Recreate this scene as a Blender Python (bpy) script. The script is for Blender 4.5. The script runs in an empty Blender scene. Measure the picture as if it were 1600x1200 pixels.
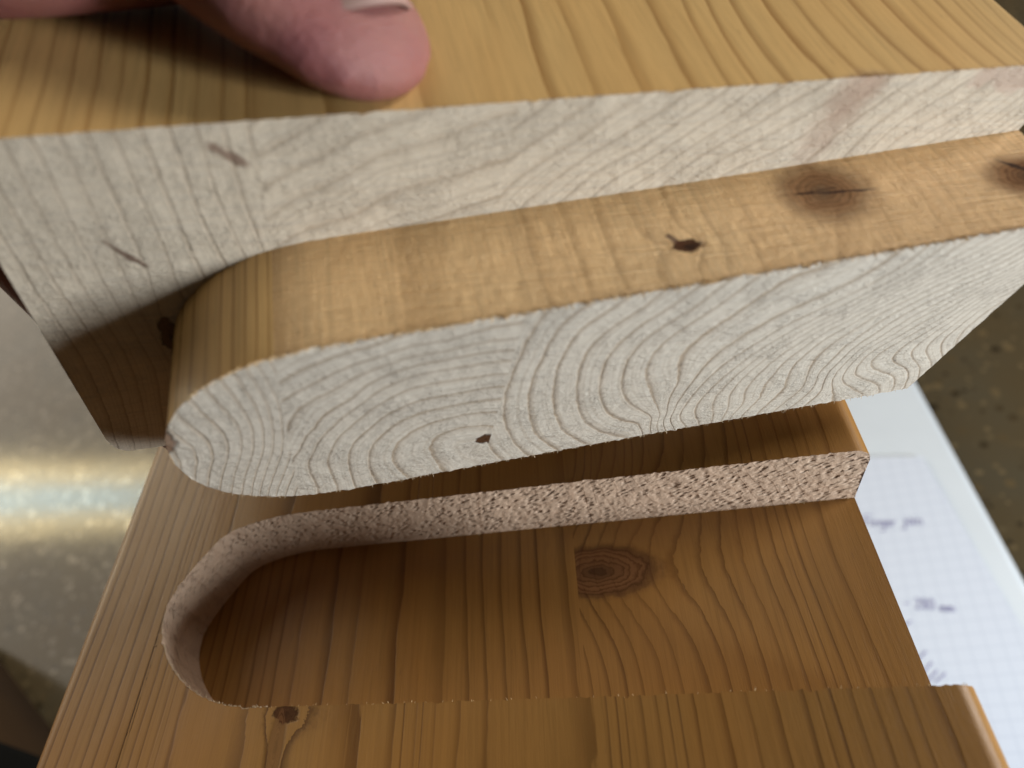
import bpy, bmesh, math, random
import numpy as np
from mathutils import Vector, Matrix
random.seed(7)
rng = np.random.default_rng(11)
scene = bpy.context.scene
col = scene.collection

# ------------------------------------------------------------------ camera
# Metres throughout. The top of the lower board is the plane z = 0, its left long edge is x = 0.
CAM = Vector((0.08174, -0.03090, 0.08664))
VIEW = np.array([[0.9614218, 0.0727294, -0.2652895],
                 [-0.1114311, -0.7787709, -0.6173322],
                 [-0.2514979, 0.6230782, -0.7406230]])
cam_data = bpy.data.cameras.new('camera')
cam = bpy.data.objects.new('camera', cam_data)
col.objects.link(cam)
scene.camera = cam
M = Matrix((VIEW.T @ np.diag([1.0, -1.0, -1.0])).tolist()).to_4x4()
M.translation = CAM
cam.matrix_world = M
cam_data.sensor_width = 36.0
cam_data.lens = 1064.0 / 1600.0 * 36.0
cam_data.shift_x = (800 - 633.66) / 1600.0
cam_data.shift_y = (694.67 - 600) / 1600.0
cam_data.clip_start = 0.002
cam_data.clip_end = 50.0
cam_data.dof.use_dof = True
cam_data.dof.focus_distance = 0.092
cam_data.dof.aperture_fstop = 16.0

# ------------------------------------------------------------------ light
world = bpy.data.worlds.new('World')
scene.world = world
world.use_nodes = True
bg = world.node_tree.nodes['Background']
bg.inputs['Color'].default_value = (1.0, 0.86, 0.68, 1)
bg.inputs['Strength'].default_value = 0.025

def area_lamp(name, loc, target, sx, sy, watts, color, roll_axis=None):
    ld = bpy.data.lights.new(name, 'AREA')
    ld.shape = 'RECTANGLE'; ld.size = sx; ld.size_y = sy
    ld.energy = watts; ld.color = color
    o = bpy.data.objects.new(name, ld); col.objects.link(o)
    z = (Vector(loc) - Vector(target)).normalized()
    x = Vector(roll_axis) if roll_axis else Vector((0, 0, 1)).cross(z)
    x = (x - z * x.dot(z)).normalized()
    y = z.cross(x)
    m = Matrix((x, y, z)).transposed().to_4x4(); m.translation = Vector(loc)
    o.matrix_world = m
    return o

# low daylight window to the right, behind the camera: grazes the end grain
WD = Vector((0.92, -0.385, -0.065)).normalized()
WT = Vector((0.06, 0.0, 0.03))
area_lamp('window_light', WT + WD * 0.42, WT, 0.06, 0.115, 2.3, (0.86, 0.94, 1.0))
# second window, right and ahead, higher: lights the planed faces and the paper
WD2 = Vector((0.85, 0.27, 0.45)).normalized()
area_lamp('window_light', Vector((0.1, 0.05, 0)) + WD2 * 2.0, (0.1, 0.05, 0), 0.7, 0.6, 25.0, (1.0, 0.97, 0.93))
# bright ceiling bay ahead to the left
CD = Vector((-0.62, 0.62, 0.46)).normalized()
area_lamp('ceiling_light', CD * 2.4, (0, 0, -0.1), 3.4, 2.0, 40.0, (1.0, 0.90, 0.76))
# strip luminaire up ahead to the left: cool tube between two warm reflectors
LC = Vector((-1.72, 1.19, 1.02))
LA = Vector((0.75, 0.33, 0.58)).normalized()
LT = Vector((0.0, 0.05, -0.05))
lz = (LC - LT).normalized(); ly = lz.cross(LA).normalized()
for k, (wt, cc, off, wd) in enumerate(((4.2, (1.0, 0.76, 0.34), -0.085, 0.07), (4.2, (0.62, 0.92, 1.0), 0.0, 0.09), (4.2, (1.0, 0.76, 0.34), 0.085, 0.07))):
    area_lamp('luminaire_strip', LC + ly * off, LT + ly * off, 1.5, wd, wt, cc, LA)

scene.view_settings.view_transform = 'Standard'
scene.view_settings.look = 'None'
scene.view_settings.exposure = 0.0
scene.view_settings.gamma = 1.0
scene.cycles.use_denoising = True
scene.cycles.max_bounces = 8

# ------------------------------------------------------------------ helpers
def tag(o, label=None, cat=None, group=None, kind=None):
    if label: o['label'] = label
    if cat: o['category'] = cat
    if group: o['group'] = group
    if kind: o['kind'] = kind
    return o

def empty(name, loc=(0, 0, 0)):
    o = bpy.data.objects.new(name, None)
    o.empty_display_size = 0.01
    o.location = loc
    col.objects.link(o)
    return o

def mesh_obj(name, verts, faces, mats, parent=None, smooth=True, mat_idx=None, attrs=None):
    me = bpy.data.meshes.new(name)
    me.from_pydata([tuple(v) for v in verts], [], faces)
    for m in (mats if isinstance(mats, (list, tuple)) else [mats]):
        me.materials.append(m)
    if mat_idx is not None:
        me.polygons.foreach_set('material_index', np.asarray(mat_idx, dtype=np.int32))
    if smooth:
        me.polygons.foreach_set('use_smooth', np.ones(len(me.polygons), dtype=bool))
    for k, v in (attrs or {}).items():
        a = me.attributes.new(k, 'FLOAT', 'POINT')
        a.data.foreach_set('value', np.asarray(v, dtype=np.float32))
    me.update()
    o = bpy.data.objects.new(name, me)
    col.objects.link(o)
    if parent: o.parent = parent
    return o

def lattice(seed, n=64):
    return np.random.default_rng(seed).random((n, n))

def noise2(x, y, seed=0):
    """smooth value noise in 0..1, vectorised"""
    g = lattice(seed)
    xi = np.floor(x).astype(int); yi = np.floor(y).astype(int)
    fx = x - xi; fy = y - yi
    fx = fx * fx * (3 - 2 * fx); fy = fy * fy * (3 - 2 * fy)
    n = g.shape[0]
    a = g[xi % n, yi % n]; b = g[(xi + 1) % n, yi % n]
    c = g[xi % n, (yi + 1) % n]; d = g[(xi + 1) % n, (yi + 1) % n]
    return (a * (1 - fx) + b * fx) * (1 - fy) + (c * (1 - fx) + d * fx) * fy

class Build:
    """collects grids of vertices into one mesh"""
    def __init__(self):
        self.v = []; self.f = []; self.m = []
        self.n = 0
    def grid(self, P, mat=0, flip=False):
        P = np.asarray(P, float); a, b, _ = P.shape
        base = self.n
        self.v.append(P.reshape(-1, 3)); self.n += a * b
        for i in range(a - 1):
            for j in range(b - 1):
                q = (base + i * b + j, base + (i + 1) * b + j, base + (i + 1) * b + j + 1, base + i * b + j + 1)
                self.f.append(q[::-1] if flip else q); self.m.append(mat)
    def verts(self):
        return np.concatenate(self.v)

def tps_fit(data):
    """thin plate spline through traced growth rings: list of (level, [(u, z) ...])"""
    P = np.array([p for l, ps in data for p in ps], float)
    f = np.array([l for l, ps in data for p in ps], float)
    d2 = ((P[:, None] - P[None]) ** 2).sum(-1)
    K = 0.5 * d2 * np.log(d2 + 1e-12) + np.eye(len(P)) * 5e-4
    Q = np.hstack([np.ones((len(P), 1)), P])
    A = np.block([[K, Q], [Q.T, np.zeros((3, 3))]])
    w = np.linalg.solve(A, np.concatenate([f, np.zeros(3)]))
    def ev(u, z):
        X = np.stack([u, z], 1); out = np.empty(len(X))
        for s in range(0, len(X), 20000):
            x = X[s:s + 20000]
            d = ((x[:, None] - P[None]) ** 2).sum(-1)
            out[s:s + 20000] = (0.5 * d * np.log(d + 1e-12)) @ w[:-3] + w[-3] + x @ w[-2:]
        return out
    return ev

# growth rings traced off the cut faces, in board widths
RINGS1 = [(1, [[0.1271, -0.2351], [0.1329, -0.2541], [0.1242, -0.2939]]), (2, [[0.1393, -0.2299], [0.1437, -0.2571], [0.1333, -0.3016]]), (3, [[0.1428, -0.1947], [0.1514, -0.2246], [0.1576, -0.2563], [0.1431, -0.32]]), (4, [[0.1578, -0.1833], [0.1691, -0.2128], [0.1774, -0.2483], [0.1685, -0.2873], [0.1535, -0.3312]]), (5, [[0.1758, -0.1764], [0.1863, -0.2012], [0.1916, -0.2306], [0.1876, -0.2645], [0.1672, -0.3327]]), (6, [[0.1916, -0.1691], [0.1968, -0.2037], [0.1992, -0.241], [0.1894, -0.2933], [0.1733, -0.3511]]), (7, [[0.2017, -0.1574], [0.2094, -0.1913], [0.212, -0.24], [0.203, -0.2922], [0.1842, -0.3574]]), (8, [[0.2126, -0.1529], [0.2199, -0.1937], [0.2187, -0.2417], [0.2066, -0.3031], [0.1914, -0.3626]]), (9, [[0.2214, -0.148], [0.2305, -0.1961], [0.2289, -0.2443], [0.2197, -0.297], [0.1997, -0.3596]]), (10, [[0.2305, -0.1399], [0.237, -0.1754], [0.2384, -0.2297], [0.2251, -0.3186], [0.21, -0.3629]])]
RINGS2 = [(10, [[0.2408, -0.1587], [0.2563, -0.1483], [0.2775, -0.141], [0.3193, -0.1312]]), (9, [[0.2402, -0.187], [0.2629, -0.1738], [0.2981, -0.1533], [0.3406, -0.1384], [0.3835, -0.1366]]), (8, [[0.2392, -0.2097], [0.2617, -0.1918], [0.2978, -0.1704], [0.352, -0.1503], [0.4063, -0.1439], [0.4514, -0.1455]]), (7, [[0.2436, -0.2796], [0.2604, -0.2479], [0.2971, -0.2073], [0.3419, -0.1688], [0.4081, -0.1576], [0.4542, -0.1594]]), (6, [[0.245, -0.3091], [0.2566, -0.2692], [0.2848, -0.2326], [0.3201, -0.1971], [0.3648, -0.177], [0.4334, -0.1728], [0.2533, -0.3595]]), (5, [[0.267, -0.3053], [0.2814, -0.262], [0.3133, -0.2229], [0.3546, -0.1969], [0.4131, -0.1942], [0.2773, -0.3727]]), (4, [[0.2896, -0.327], [0.2957, -0.2841], [0.3158, -0.2573], [0.3444, -0.2301], [0.3922, -0.2206], [0.294, -0.3751]]), (3, [[0.3108, -0.3227], [0.316, -0.2895], [0.3356, -0.2578], [0.3647, -0.2432], [0.3192, -0.3714]]), (2.3, [[0.3267, -0.317], [0.3327, -0.3448], [0.3444, -0.3648]]), (1.6, [[0.3538, -0.3245], [0.361, -0.3586], [0.3758, -0.3685], [0.36, -0.2915]]), (1, [[0.3835, -0.3224], [0.3939, -0.3462]]), (0.3, [[0.4039, -0.3078], [0.4096, -0.3347], [0.4291, -0.3562]]), (1, [[0.456, -0.2922], [0.4841, -0.3392], [0.5029, -0.3604]]), (0.2, [[0.4541, -0.3312], [0.4637, -0.355]]), (13, [[0.2273, -0.0653], [0.2841, -0.0334], [0.3506, -0.0073]]), (11.5, [[0.258, -0.0888], [0.3384, -0.0506], [0.427, -0.0307]])]
RINGS3 = [(10, [[0.481, -0.1748], [0.4771, -0.2347], [0.4859, -0.2767], [0.5032, -0.3204], [0.5185, -0.3372]]), (9, [[0.5034, -0.2301], [0.5245, -0.2953], [0.5561, -0.3405], [0.4988, -0.1858], [0.5037, -0.1477], [0.5255, -0.1235]]), (8, [[0.5336, -0.2577], [0.5585, -0.3096], [0.6051, -0.3532], [0.5237, -0.2095], [0.5244, -0.1684], [0.5448, -0.1385], [0.5684, -0.1227]]), (7, [[0.5557, -0.2413], [0.5777, -0.2904], [0.6099, -0.3222], [0.6491, -0.3579], [0.5493, -0.2098], [0.5535, -0.1737], [0.57, -0.1427]]), (6, [[0.5791, -0.2411], [0.6044, -0.2849], [0.65, -0.3195], [0.5735, -0.205], [0.5783, -0.1738], [0.599, -0.1476], [0.6177, -0.1345]]), (5, [[0.6064, -0.2416], [0.6295, -0.2849], [0.598, -0.2098], [0.6034, -0.1739], [0.6235, -0.1476]]), (4, [[0.6324, -0.2215], [0.654, -0.2569], [0.6316, -0.188], [0.6453, -0.1682], [0.6642, -0.1419]]), (3, [[0.6674, -0.3299], [0.6641, -0.2986], [0.6657, -0.2594], [0.6672, -0.2234], [0.6806, -0.1878], [0.7106, -0.1578], [0.7416, -0.1339]]), (2, [[0.6852, -0.3406], [0.6765, -0.3196], [0.6789, -0.2732], [0.6837, -0.2368], [0.7031, -0.2059], [0.7305, -0.1697], [0.7774, -0.1394]]), (1, [[0.7115, -0.347], [0.6947, -0.3177], [0.695, -0.2767], [0.7071, -0.2414], [0.7307, -0.2062], [0.7601, -0.1747], [0.8078, -0.1359]]), (0, [[0.7259, -0.3441], [0.7099, -0.3091], [0.7136, -0.2695], [0.7249, -0.2347], [0.7524, -0.196], [0.7929, -0.1626], [0.8349, -0.128]]), (-1, [[0.7484, -0.3495], [0.7424, -0.3289], [0.7291, -0.3015], [0.7279, -0.2616], [0.7396, -0.2224], [0.7693, -0.1897], [0.8133, -0.1532], [0.8583, -0.1158]]), (-2, [[0.7529, -0.3506], [0.7575, -0.32], [0.7396, -0.2921], [0.7421, -0.2538], [0.757, -0.2159], [0.7861, -0.1835], [0.8331, -0.1479], [0.8849, -0.108]]), (-3, [[0.7638, -0.3403], [0.7725, -0.3112], [0.7619, -0.2912], [0.7668, -0.2588], [0.7809, -0.2203], [0.8104, -0.1786], [0.8528, -0.1426], [0.8999, -0.1063]]), (-4, [[0.7894, -0.2856], [0.7815, -0.2458], [0.7902, -0.2123], [0.8312, -0.1688], [0.8726, -0.1334], [0.915, -0.1046]]), (-5, [[0.8251, -0.2874], [0.8018, -0.2551], [0.8052, -0.2248], [0.8384, -0.1788], [0.88, -0.1426], [0.9339, -0.1033]]), (-6, [[0.8351, -0.3378], [0.8426, -0.2969], [0.8369, -0.2513], [0.8444, -0.2075], [0.867, -0.1702], [0.9075, -0.1344], [0.9452, -0.1011]]), (-7, [[0.8516, -0.3447], [0.8604, -0.3125], [0.8397, -0.2735], [0.8469, -0.2325], [0.866, -0.1924], [0.8954, -0.1616], [0.9536, -0.1134]]), (-8, [[0.8734, -0.3465], [0.8836, -0.3298], [0.8612, -0.295], [0.8583, -0.2608], [0.8733, -0.2175], [0.9035, -0.1715], [0.9586, -0.1296]]), (-9, [[0.9276, -0.3396], [0.8727, -0.2974], [0.8669, -0.268], [0.8861, -0.2197], [0.9117, -0.1817], [0.9515, -0.1448]]), (-10, [[0.9346, -0.3255], [0.8801, -0.2817], [0.8768, -0.2432], [0.9076, -0.1994], [0.9362, -0.1679]]), (-11, [[0.9461, -0.3068], [0.894, -0.2733], [0.8899, -0.2457], [0.9289, -0.203], [0.9527, -0.1661]]), (-12, [[0.965, -0.2989], [0.9169, -0.2668]]), (-13, [[0.935, -0.2595], [0.9506, -0.2067]]), (-15, [[0.9665, -0.2495], [0.9784, -0.1744]]), (13.5, [[0.4455, -0.0384], [0.4807, -0.0144]]), (12, [[0.4582, -0.0753], [0.4995, -0.043], [0.5402, -0.0102]]), (10, [[0.5148, -0.1024], [0.5763, -0.0528], [0.6319, -0.008]]), (8, [[0.5669, -0.1005], [0.6277, -0.054], [0.6799, -0.0055]]), (6, [[0.6341, -0.1], [0.6926, -0.0529], [0.7459, -0.01]]), (4, [[0.6958, -0.0987], [0.767, -0.0425], [0.8079, -0.0053]]), (0, [[0.862, -0.0776], [0.9139, -0.0341]])]
TOP_LINES = [-0.0221, -0.0071, 0.0078, 0.024, 0.0401, 0.0574, 0.076, 0.0915, 0.1111, 0.1249, 0.1414, 0.1522, 0.1657, 0.1738, 0.1871, 0.2894, 0.415, 0.4556, 0.4641, 0.4783, 0.4839, 0.4979, 0.5227, 0.5524, 0.6632, 0.6755, 0.6853, 0.6926, 0.7094, 0.7237, 0.7331, 0.7425, 0.7565, 0.7817, 0.8041, 0.8284, 0.8523, 0.863, 0.8736, 0.8904, 0.907, 0.9234, 0.9355, 0.9555]
FLOOR_LINES = [0.1269, 0.1439, 0.1607, 0.1773, 0.1979, 0.2141, 0.2323, 0.2502, 0.2797, 0.324, 0.3597, 0.4163, 0.4814, 0.5121, 0.5356, 0.5604, 0.5864, 0.6088, 0.6449, 0.6624, 0.6809, 0.6991, 0.7172, 0.742, 0.7595, 0.7871, 0.8074, 0.8275, 0.8472, 0.8667, 0.8828, 0.8986, 0.908, 0.9205, 0.9329, 0.9573]

# ------------------------------------------------------------------ materials
class NT:
    def __init__(self, name):
        self.mat = bpy.data.materials.new(name)
        self.mat.use_nodes = True
        self.t = self.mat.node_tree
        self.b = self.t.nodes['Principled BSDF']
    def node(self, kind, **kw):
        n = self.t.nodes.new(kind)
        for k, v in kw.items(): setattr(n, k, v)
        return n
    def put(self, sock, v):
        if isinstance(v, bpy.types.NodeSocket): self.t.links.new(v, sock)
        elif v is not None: sock.default_value = v
    def math(self, op, a, b=None, c=None, clamp=False):
        n = self.node('ShaderNodeMath', operation=op, use_clamp=clamp)
        for s, v in zip(n.inputs, (a, b, c)): self.put(s, v)
        return n.outputs[0]
    def vmath(self, op, a, b=None, scale=None):
        n = self.node('ShaderNodeVectorMath', operation=op)
        self.put(n.inputs[0], a)
        if b is not None: self.put(n.inputs[1], b)
        if scale is not None: self.put(n.inputs['Scale'], scale)
        return n.outputs['Value'] if op in ('LENGTH', 'DOT_PRODUCT', 'DISTANCE') else n.outputs[0]
    def noise(self, vec, scale=1.0, detail=2.0, rough=0.5, dist=0.0):
        n = self.node('ShaderNodeTexNoise')
        self.put(n.inputs['Vector'], vec); self.put(n.inputs['Scale'], scale)
        n.inputs['Detail'].default_value = detail; n.inputs['Roughness'].default_value = rough
        n.inputs['Distortion'].default_value = dist
        return n.outputs['Fac']
    def voronoi(self, vec, scale=1.0, feature='F1', rand=1.0):
        n = self.node('ShaderNodeTexVoronoi', feature=feature)
        self.put(n.inputs['Vector'], vec); self.put(n.inputs['Scale'], scale)
        n.inputs['Randomness'].default_value = rand
        return n
    def smooth(self, v, lo, hi, a=0.0, b=1.0):
        n = self.node('ShaderNodeMapRange', interpolation_type='SMOOTHSTEP')
        self.put(n.inputs['Value'], v)
        for k, x in zip(('From Min', 'From Max', 'To Min', 'To Max'), (lo, hi, a, b)): self.put(n.inputs[k], x)
        return n.outputs[0]
    def mix(self, fac, a, b, blend='MIX'):
        n = self.node('ShaderNodeMix', data_type='RGBA', blend_type=blend)
        self.put(n.inputs[0], fac)
        self.put(n.inputs[6], a if not isinstance(a, tuple) else (*a, 1))
        self.put(n.inputs[7], b if not isinstance(b, tuple) else (*b, 1))
        return n.outputs[2]
    def scalevec(self, vec, s):
        return self.vmath('MULTIPLY', vec, s)
    def coords(self):
        return self.node('ShaderNodeTexCoord').outputs['Object']
    def bump(self, h, dist, strength=1.0, normal=None):
        n = self.node('ShaderNodeBump')
        n.inputs['Strength'].default_value = strength
        n.inputs['Distance'].default_value = dist
        self.put(n.inputs['Height'], h)
        if normal is not None: self.put(n.inputs['Normal'], normal)
        return n.outputs[0]

def wood(name, knots=(), finish='planed', early=(0.56, 0.335, 0.135), late=(0.27, 0.125, 0.035),
         end_early=(0.68, 0.60, 0.495), end_late=(0.39, 0.285, 0.19), gloss=0.42, warp=0.5, marks=()):
    """Pine. The vertex attribute 'ring' carries the growth-ring count; object space y is the grain direction.
    knots: (centre mm, axis, radius mm, squash, darkness, deflection); marks: resin streaks (centre, direction, length, width)"""
    n = NT(name)
    P = n.scalevec(n.coords(), (1000.0, 1000.0, 1000.0))
    at = n.node('ShaderNodeAttribute', attribute_name='ring')
    ring = at.outputs['Fac']
    w1 = n.noise(n.scalevec(P, (0.10, 0.022, 0.10)), 1.0, 2.0)
    ring = n.math('ADD', ring, n.math('MULTIPLY', n.math('SUBTRACT', w1, 0.5), warp))
    w2 = n.noise(n.scalevec(P, (0.9, 0.12, 0.9)), 1.0, 2.0)
    ring = n.math('ADD', ring, n.math('MULTIPLY', n.math('SUBTRACT', w2, 0.5), 0.14))
    # object-space facing: 1 on end grain, 0 along the grain
    geo = n.node('ShaderNodeNewGeometry')
    vt = n.node('ShaderNodeVectorTransform', vector_type='NORMAL', convert_from='WORLD', convert_to='OBJECT')
    n.t.links.new(geo.outputs['True Normal'], vt.inputs[0])
    sep = n.node('ShaderNodeSeparateXYZ'); n.t.links.new(vt.outputs[0], sep.inputs[0])
    endg = n.smooth(n.math('ABSOLUTE', sep.outputs[1]), 0.18, 0.75)
    if finish == 'milled':
        endg = n.math('MAXIMUM', endg, 0.9)
    # knots
    kmask = None; kcol = None; krel = None
    for (kc, ax, rk, sq, dark, defl) in knots:
        ax = Vector(ax).normalized()
        rel = n.vmath('SUBTRACT', P, kc)
        rel = n.scalevec(rel, sq)
        cr = n.vmath('CROSS_PRODUCT', rel, tuple(ax))
        kd = n.vmath('LENGTH', cr)
        kf = max(0.5, 1.5 / rk); kn = n.noise(n.scalevec(P, (kf, kf, kf)), 1.0, 4.0, 0.6)
        kd = n.math('ADD', kd, n.math('MULTIPLY', n.math('SUBTRACT', kn, 0.5), rk * (0.34 if rk > 2 else 1.5)))
        g = n.math('DIVIDE', kd, rk * 1.9)
        g = n.math('EXPONENT', n.math('MULTIPLY', n.math('MULTIPLY', g, g), -1.0))
        ring = n.math('ADD', ring, n.math('MULTIPLY', g, defl))
        m = n.smooth(kd, rk * (0.45 if rk > 4 and finish == 'sawn' else 0.72), rk * (1.3 if rk > 4 and finish == 'sawn' else 1.12), 1.0, 0.0)
        m = n.math('MULTIPLY', m, dark)
        rr = n.math('FRACT', n.math('MULTIPLY', kd, 7.5 / rk))
        c = n.mix(n.smooth(rr, 0.35, 0.95), (0.235, 0.108, 0.045), (0.115, 0.046, 0.018))
        rim = n.math('MULTIPLY', n.smooth(kd, rk * 0.62, rk * 0.84), n.smooth(kd, rk * 0.90, rk * 1.15, 1.0, 0.0))
        c = n.mix(n.math('MULTIPLY', rim, 0.70), c, (0.060, 0.024, 0.012))
        core = n.smooth(kd, rk * 0.04, rk * 0.30, 1.0, 0.0)
        c = n.mix(n.math('MULTIPLY', core, 0.7 if rk > 2 else 0.95), c, (0.040, 0.018, 0.010))
        if rk > 4.0:
            c = n.mix(n.smooth(kd, 0.0, rk * 0.75, 0.45, 0.0), c, (0.055, 0.026, 0.014))
        if finish == 'end' and rk > 4:
            c = n.mix(0.80, c, (0.56, 0.39, 0.29))
        if rk < 2.0:
            c = n.mix(0.7, c, (0.045, 0.020, 0.011))
        kmask = m if kmask is None else n.math('MAXIMUM', kmask, m)
        kcol = c if kcol is None else n.mix(m, kcol, c)
    # ring profile: slow darkening into a thin latewood line, sharp return
    fl = n.math('FLOOR', ring)
    fr = n.math('SUBTRACT', ring, fl)
    wn = n.node('ShaderNodeTexWhiteNoise', noise_dimensions='1D'); n.t.links.new(fl, wn.inputs['W'])
    amp = n.math('ADD', n.math('MULTIPLY', wn.outputs['Value'], 0.55), 0.50)
    latew = n.math('MULTIPLY', n.smooth(fr, 0.50, 0.97), n.smooth(fr, 0.97, 1.0, 1.0, 0.25))
    latew = n.math('POWER', latew, 2.0)
    lt = n.math('MULTIPLY', latew, amp)
    if finish == 'sawn':
        early = (0.76, 0.485, 0.225)
    thin = n.math('MULTIPLY', n.smooth(fr, 0.80, 0.93), n.smooth(fr, 0.95, 1.0, 1.0, 0.0))
    thin = n.math('MULTIPLY', thin, amp)
    # fibres
    fib = n.noise(n.scalevec(P, (5.0, 0.16, 5.0)), 1.0, 4.0, 0.6)
    fine = n.noise(n.scalevec(P, (14.0, 0.8, 14.0)), 1.0, 2.0, 0.6)
    blot = n.noise(n.scalevec(P, (0.06, 0.02, 0.06)), 1.0, 3.0)
    long_c = n.mix(n.math('MULTIPLY', lt, 0.5 if finish == 'sawn' else 1.0), early, late)
    long_c = n.mix(n.math('MULTIPLY', n.smooth(fib, 0.40, 0.75), 0.32), long_c, tuple(0.62 * x for x in early))
    streak = n.noise(n.scalevec(P, (1.5, 0.035, 1.5)), 1.0, 4.0, 0.65)
    long_c = n.mix(n.math('MULTIPLY', n.smooth(streak, 0.44, 0.70), 0.42), long_c, tuple(0.60 * x for x in early))
    long_c = n.mix(n.math('MULTIPLY', n.smooth(streak, 0.28, 0.42, 1.0, 0.0), 0.30), long_c, tuple(min(1.25 * x, 0.9) for x in early))
    long_c = n.mix(n.math('MULTIPLY', n.smooth(blot, 0.35, 0.70), 0.30), long_c, (early[0] * 1.05, early[1] * 0.88, early[2] * 0.70))
    end_n = n.noise(n.scalevec(P, (1.3, 0.5, 3.4)), 1.0, 4.0, 0.65)
    patchy = n.smooth(n.noise(n.scalevec(P, (0.28, 0.28, 0.28)), 1.0, 3.0), 0.32, 0.62, 0.25, 1.0)
    kt = 0.75; kl2 = 0.62
    if finish == 'end':
        sy = n.node('ShaderNodeSeparateXYZ'); n.t.links.new(P, sy.inputs[0])
        sharp = n.smooth(sy.outputs[1], -12.5, -9.5, 1.0, 0.60)   # the shoulder was sawn rougher than the tenon end
        thin_e = n.math('MULTIPLY', n.math('MULTIPLY', thin, patchy), n.math('MULTIPLY', sharp, kt)); late_e = n.math('MULTIPLY', latew, n.math('MULTIPLY', sharp, kl2))
    else:
        q = 0.35 if finish == 'milled' else 1.0
        thin_e = n.math('MULTIPLY', n.math('MULTIPLY', thin, patchy), kt * q); late_e = n.math('MULTIPLY', latew, kl2 * q)
    bn = n.node('ShaderNodeTexNoise', noise_dimensions='1D'); n.put(bn.inputs['W'], n.math('MULTIPLY', ring, 1.4)); bn.inputs['Detail'].default_value = 3.0
    band = n.smooth(bn.outputs['Fac'], 0.42, 0.72)
    base_end = end_early
    if finish == 'end':
        base_end = n.mix(n.smooth(sharp, 0.62, 1.0, 1.0, 0.0), end_early, (0.69, 0.575, 0.435))  # warm light on the shoulder, painted into its end-grain colour as cream
        base_end = n.mix(n.math('MULTIPLY', band, 0.42), base_end, (0.47, 0.37, 0.265))
    end_c = n.mix(thin_e, base_end, end_late)
    end_c = n.mix(late_e, end_c, end_late)
    end_c = n.mix(n.math('MULTIPLY', n.smooth(end_n, 0.45, 0.75), 0.22), end_c, tuple(0.70 * x for x in end_early))
    c = n.mix(endg, long_c, end_c)
    pore = n.smooth(n.noise(n.scalevec(P, (3.2, 0.35, 3.2)), 1.0, 1.0), 0.70, 0.80)
    c = n.mix(n.math('MULTIPLY', pore, 0.35), c, (0.20, 0.10, 0.04))
    if finish == 'sawn':
        saw = n.noise(n.scalevec(P, (0.16, 2.6, 0.16)), 1.0, 3.0, 0.6)
        xs = n.noise(n.scalevec(P, (3.4, 1.7, 1.5)), 1.0, 4.0, 0.75, 0.8)
        c = n.mix(n.math('MULTIPLY', n.smooth(saw, 0.42, 0.70), 0.22), c, tuple(0.55 * x for x in early))
        c = n.mix(n.math('MULTIPLY', n.smooth(xs, 0.46, 0.75), 0.22), c, (0.84, 0.62, 0.36))
    if finish == 'end':
        saw = n.noise(n.scalevec(P, (0.16, 0.4, 2.6)), 1.0, 4.0, 0.65)
        c = n.mix(n.math('MULTIPLY', n.smooth(saw, 0.42, 0.70), 0.30), c, (0.42, 0.36, 0.30))
    if finish == 'milled':
        cx = n.node('ShaderNodeCombineXYZ')
        n.put(cx.inputs[0], n.math('MULTIPLY', n.vmath('DOT_PRODUCT', P, (0.86, 0.90, 0.38)), 0.72))
        n.put(cx.inputs[1], n.math('MULTIPLY', n.vmath('DOT_PRODUCT', P, (-0.34, -0.30, 0.92)), 1.6))
        pv = n.voronoi(cx.outputs[0], 1.0, rand=0.85)
        c = n.mix(n.math('MULTIPLY', n.smooth(pv.outputs['Distance'], 0.02, 0.24, 1.0, 0.0), 0.22), c, (0.42, 0.27, 0.17))
    if kmask is not None:
        c = n.mix(kmask, c, kcol)
    for (mc, md, ln, wd, mcol) in marks:
        md = Vector(md).normalized()
        rel = n.vmath('SUBTRACT', P, mc)
        al = n.math('ABSOLUTE', n.vmath('DOT_PRODUCT', rel, tuple(md)))
        cr = n.vmath('LENGTH', n.vmath('CROSS_PRODUCT', rel, tuple(md)))
        nn = n.math('MULTIPLY', n.math('SUBTRACT', n.noise(n.scalevec(P, (0.9, 0.9, 0.9)), 1.0, 3.0), 0.5), wd * 1.6)
        mm = n.math('MULTIPLY', n.smooth(n.math('ADD', cr, nn), wd * 0.35, wd, 1.0, 0.0), n.smooth(al, ln * 0.6, ln, 1.0, 0.0))
        c = n.mix(n.math('MULTIPLY', mm, 0.88), c, mcol)
    n.put(n.b.inputs['Base Color'], c)
    rgh = n.math('ADD', n.math('MULTIPLY', endg, 0.25), gloss)
    if kmask is not None:
        rgh = n.math('ADD', rgh, n.math('MULTIPLY', kmask, 0.35))
    n.put(n.b.inputs['Roughness'], rgh)
    if kmask is not None: n.put(n.b.inputs['Specular IOR Level'], n.math('SUBTRACT', 0.35, n.math('MULTIPLY', kmask, 0.30)))
    else: n.b.inputs['Specular IOR Level'].default_value = 0.35
    # relief in mm
    h = n.math('MULTIPLY', lt, -0.15 if finish == 'sawn' else -0.35)
    h = n.math('ADD', h, n.math('MULTIPLY', fib, 0.40))
    h = n.math('ADD', h, n.math('MULTIPLY', fine, 0.25))
    dist = 0.00010
    if finish == 'planed':
        h = n.math('ADD', n.math('MULTIPLY', h, 0.55), n.math('MULTIPLY', n.noise(n.scalevec(P, (0.12, 0.05, 0.12)), 1.0, 1.0), 2.0))
    if finish == 'sawn':
        h = n.math('ADD', h, n.math('MULTIPLY', saw, 2.0))
        h = n.math('ADD', h, n.math('MULTIPLY', xs, 0.8))
        dist = 0.00015
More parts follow.
